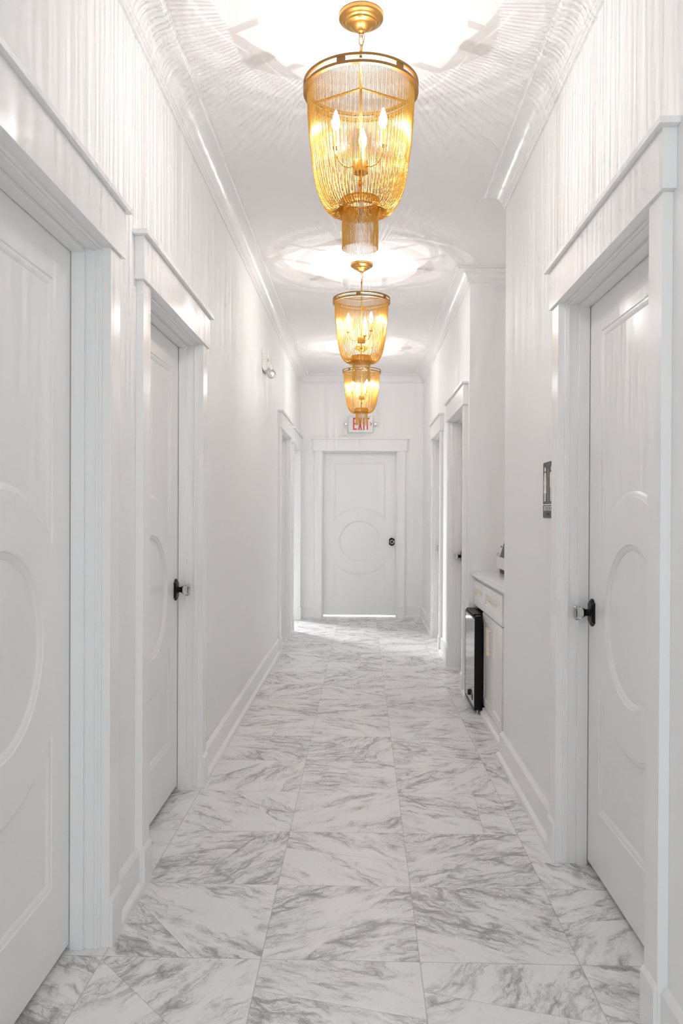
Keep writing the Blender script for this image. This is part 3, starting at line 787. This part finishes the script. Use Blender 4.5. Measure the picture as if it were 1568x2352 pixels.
for i in range(8):
    for (a, c) in random.sample([(0, 0), (0, 1), (0, 2), (1, 0), (1, 1), (1, 2)], 3):
        x = -0.034 + i * 0.0075 + a * 0.0026; z = -0.094 - c * 0.0026
        br.box(x, x + 0.0016, -0.0068, -0.0057, z, z + 0.0016)
br.build('braille_dots', M['black'], sg, smooth=False)

# exit sign on the end wall, hung above the door
ex = empty('exit_sign', (-0.024, YE, 2.373), 0.0, label='white EXIT sign with red letters and twin lamp heads above the end door', category='exit sign')
MB().box(-0.1515, 0.1515, -0.038, -0.0005, -0.098, 0.098).build('housing', M['plastic'], ex, smooth=False, bevel=0.004)
lt = MB()
Yf0, Yf1 = -0.0383, -0.0395
def bxz(x0, x1, z0, z1): lt.box(x0, x1, Yf0, Yf1, z0, z1)
zt_, zb_, s_w = 0.082, -0.066, 0.0165
x = -0.0935
bxz(x, x + s_w, zb_, zt_)
for zz in (zb_, (zb_ + zt_) / 2 - s_w / 2, zt_ - s_w): bxz(x + s_w, x + 0.050, zz, zz + s_w)
xx0, xx1 = -0.032, 0.018
for (a, c) in (((xx0, zb_), (xx1 - s_w, zt_)), ((xx1 - s_w, zb_), (xx0, zt_))):
    lt.loft([[(a[0], Yf0, a[1]), (a[0] + s_w, Yf0, a[1]), (c[0] + s_w, Yf0, c[1]), (c[0], Yf0, c[1])],
             [(a[0], Yf1, a[1]), (a[0] + s_w, Yf1, a[1]), (c[0] + s_w, Yf1, c[1]), (c[0], Yf1, c[1])]])
bxz(0.030, 0.030 + s_w, zb_, zt_)
bxz(0.0735, 0.0735 + s_w, zb_, zt_ - s_w); bxz(0.055, 0.1085, zt_ - s_w, zt_)
lt.build('letters', M['exitred'], ex, smooth=False, label='red EXIT lettering')
ch_ = MB(); pts = [(0.108, 0.030), (0.121, 0.030), (0.140, 0.008), (0.121, -0.014), (0.108, -0.014), (0.126, 0.008)]
ch_.loft([[(x, Yf0, z) for x, z in pts], [(x, Yf1, z) for x, z in pts]]); ch_.build('arrow_mark', M['exitred'], ex, smooth=False, label='red chevron pointing right')
for sgn in (-1, 1):
    hd = MB(); cxx, czz = sgn * 0.183, 0.004
    rings = [[(cxx + r * math.cos(2 * PI * i / 28), y, czz + r * math.sin(2 * PI * i / 28)) for i in range(28)] for y, r in ((-0.012, 0.012), (-0.020, 0.022), (-0.040, 0.0255), (-0.062, 0.0255), (-0.064, 0.0225), (-0.056, 0.0205))]
    hd.loft(rings)
    a0, a1 = sorted((sgn * 0.150, sgn * 0.172)); hd.box(a0, a1, -0.034, -0.018, czz - 0.024, czz - 0.006)
    h_ = hd.build('lamp_head', M['plastic'], ex)
    ln = MB()
    rings = [[(cxx + r * math.cos(2 * PI * i / 24), y, czz + r * math.sin(2 * PI * i / 24)) for i in range(24)] for y, r in ((-0.0565, 0.0200), (-0.0575, 0.0195), (-0.0595, 0.012), (-0.0600, 0.004))]
    ln.loft(rings); ln.build('lens', M['chrome'], h_)
MB().box(-0.2435, -0.1895, YE - 0.022, YE - 0.0005, 2.243, 2.318).build('sensor_box', M['plastic'], smooth=False, bevel=0.003, label='small plain white box on the end wall, below left of the EXIT sign', category='box')

# emergency light on the left wall
el = empty('emergency_light', (XL, 6.05, 2.46), 0.0, label='white emergency light unit with round lamp head high on the left wall', category='emergency light')
pr = [(0.0005, -0.060), (0.0005, 0.082), (0.036, 0.078), (0.050, 0.060), (0.052, 0.0), (0.050, -0.060), (0.034, -0.086), (0.012, -0.090)]
MB().prism([(x, z) for x, z in pr], 'y', 0.0, 0.24).build('housing', M['plastic'], el, smooth=False, bevel=0.004)
mk = MB()
for q in range(4): mk.box(0.008 + 0.001 * (q % 2), 0.012, -0.0012, 0.0, 0.036 - 0.021 * q, 0.042 - 0.021 * q)
mk.build('indicator_marks', M['greymark'], el, smooth=False)
tg = MB(); tg.loft([[(0.044, -0.0012, 0.004), (0.051, -0.0012, -0.012), (0.044, -0.0012, -0.030)], [(0.044, 0.0, 0.004), (0.051, 0.0, -0.012), (0.044, 0.0, -0.030)]]); tg.build('warning_mark', M['greymark'], el, smooth=False)
nk = MB(); nk.tube([(0.040, 0.06, -0.04), (0.060, 0.05, -0.06), (0.070, 0.035, -0.085)], [0.022, 0.024, 0.018], 16); nk.build('swivel_arm', M['plastic'], el)
hd = MB(); ax_ = Vector((0.35, -0.85, 0.28)).normalized(); u_ = ax_.orthogonal().normalized(); w_ = ax_.cross(u_); c0 = Vector((0.068, 0.03, -0.115))
rings = []
for t_, r in ((-0.030, 0.016), (-0.018, 0.027), (0.012, 0.031), (0.024, 0.031), (0.026, 0.028), (0.016, 0.026)):
    rings.append([tuple(c0 + ax_ * t_ + (u_ * math.cos(2 * PI * i / 28) + w_ * math.sin(2 * PI * i / 28)) * r) for i in range(28)])
hd.loft(rings); h_ = hd.build('lamp_head', M['plastic'], el)
ln = MB(); rings = []
for t_, r in ((0.0165, 0.0255), (0.019, 0.024), (0.022, 0.014), (0.0225, 0.005)):
    rings.append([tuple(c0 + ax_ * t_ + (u_ * math.cos(2 * PI * i / 24) + w_ * math.sin(2 * PI * i / 24)) * r) for i in range(24)])
ln.loft(rings); ln.build('lens', M['chrome'], h_)
tb_ = MB(); tb_.box(0.078, 0.112, 0.008, 0.020, -0.140, -0.122); tb_.build('tab', M['plastic'], h_, smooth=False, bevel=0.001)
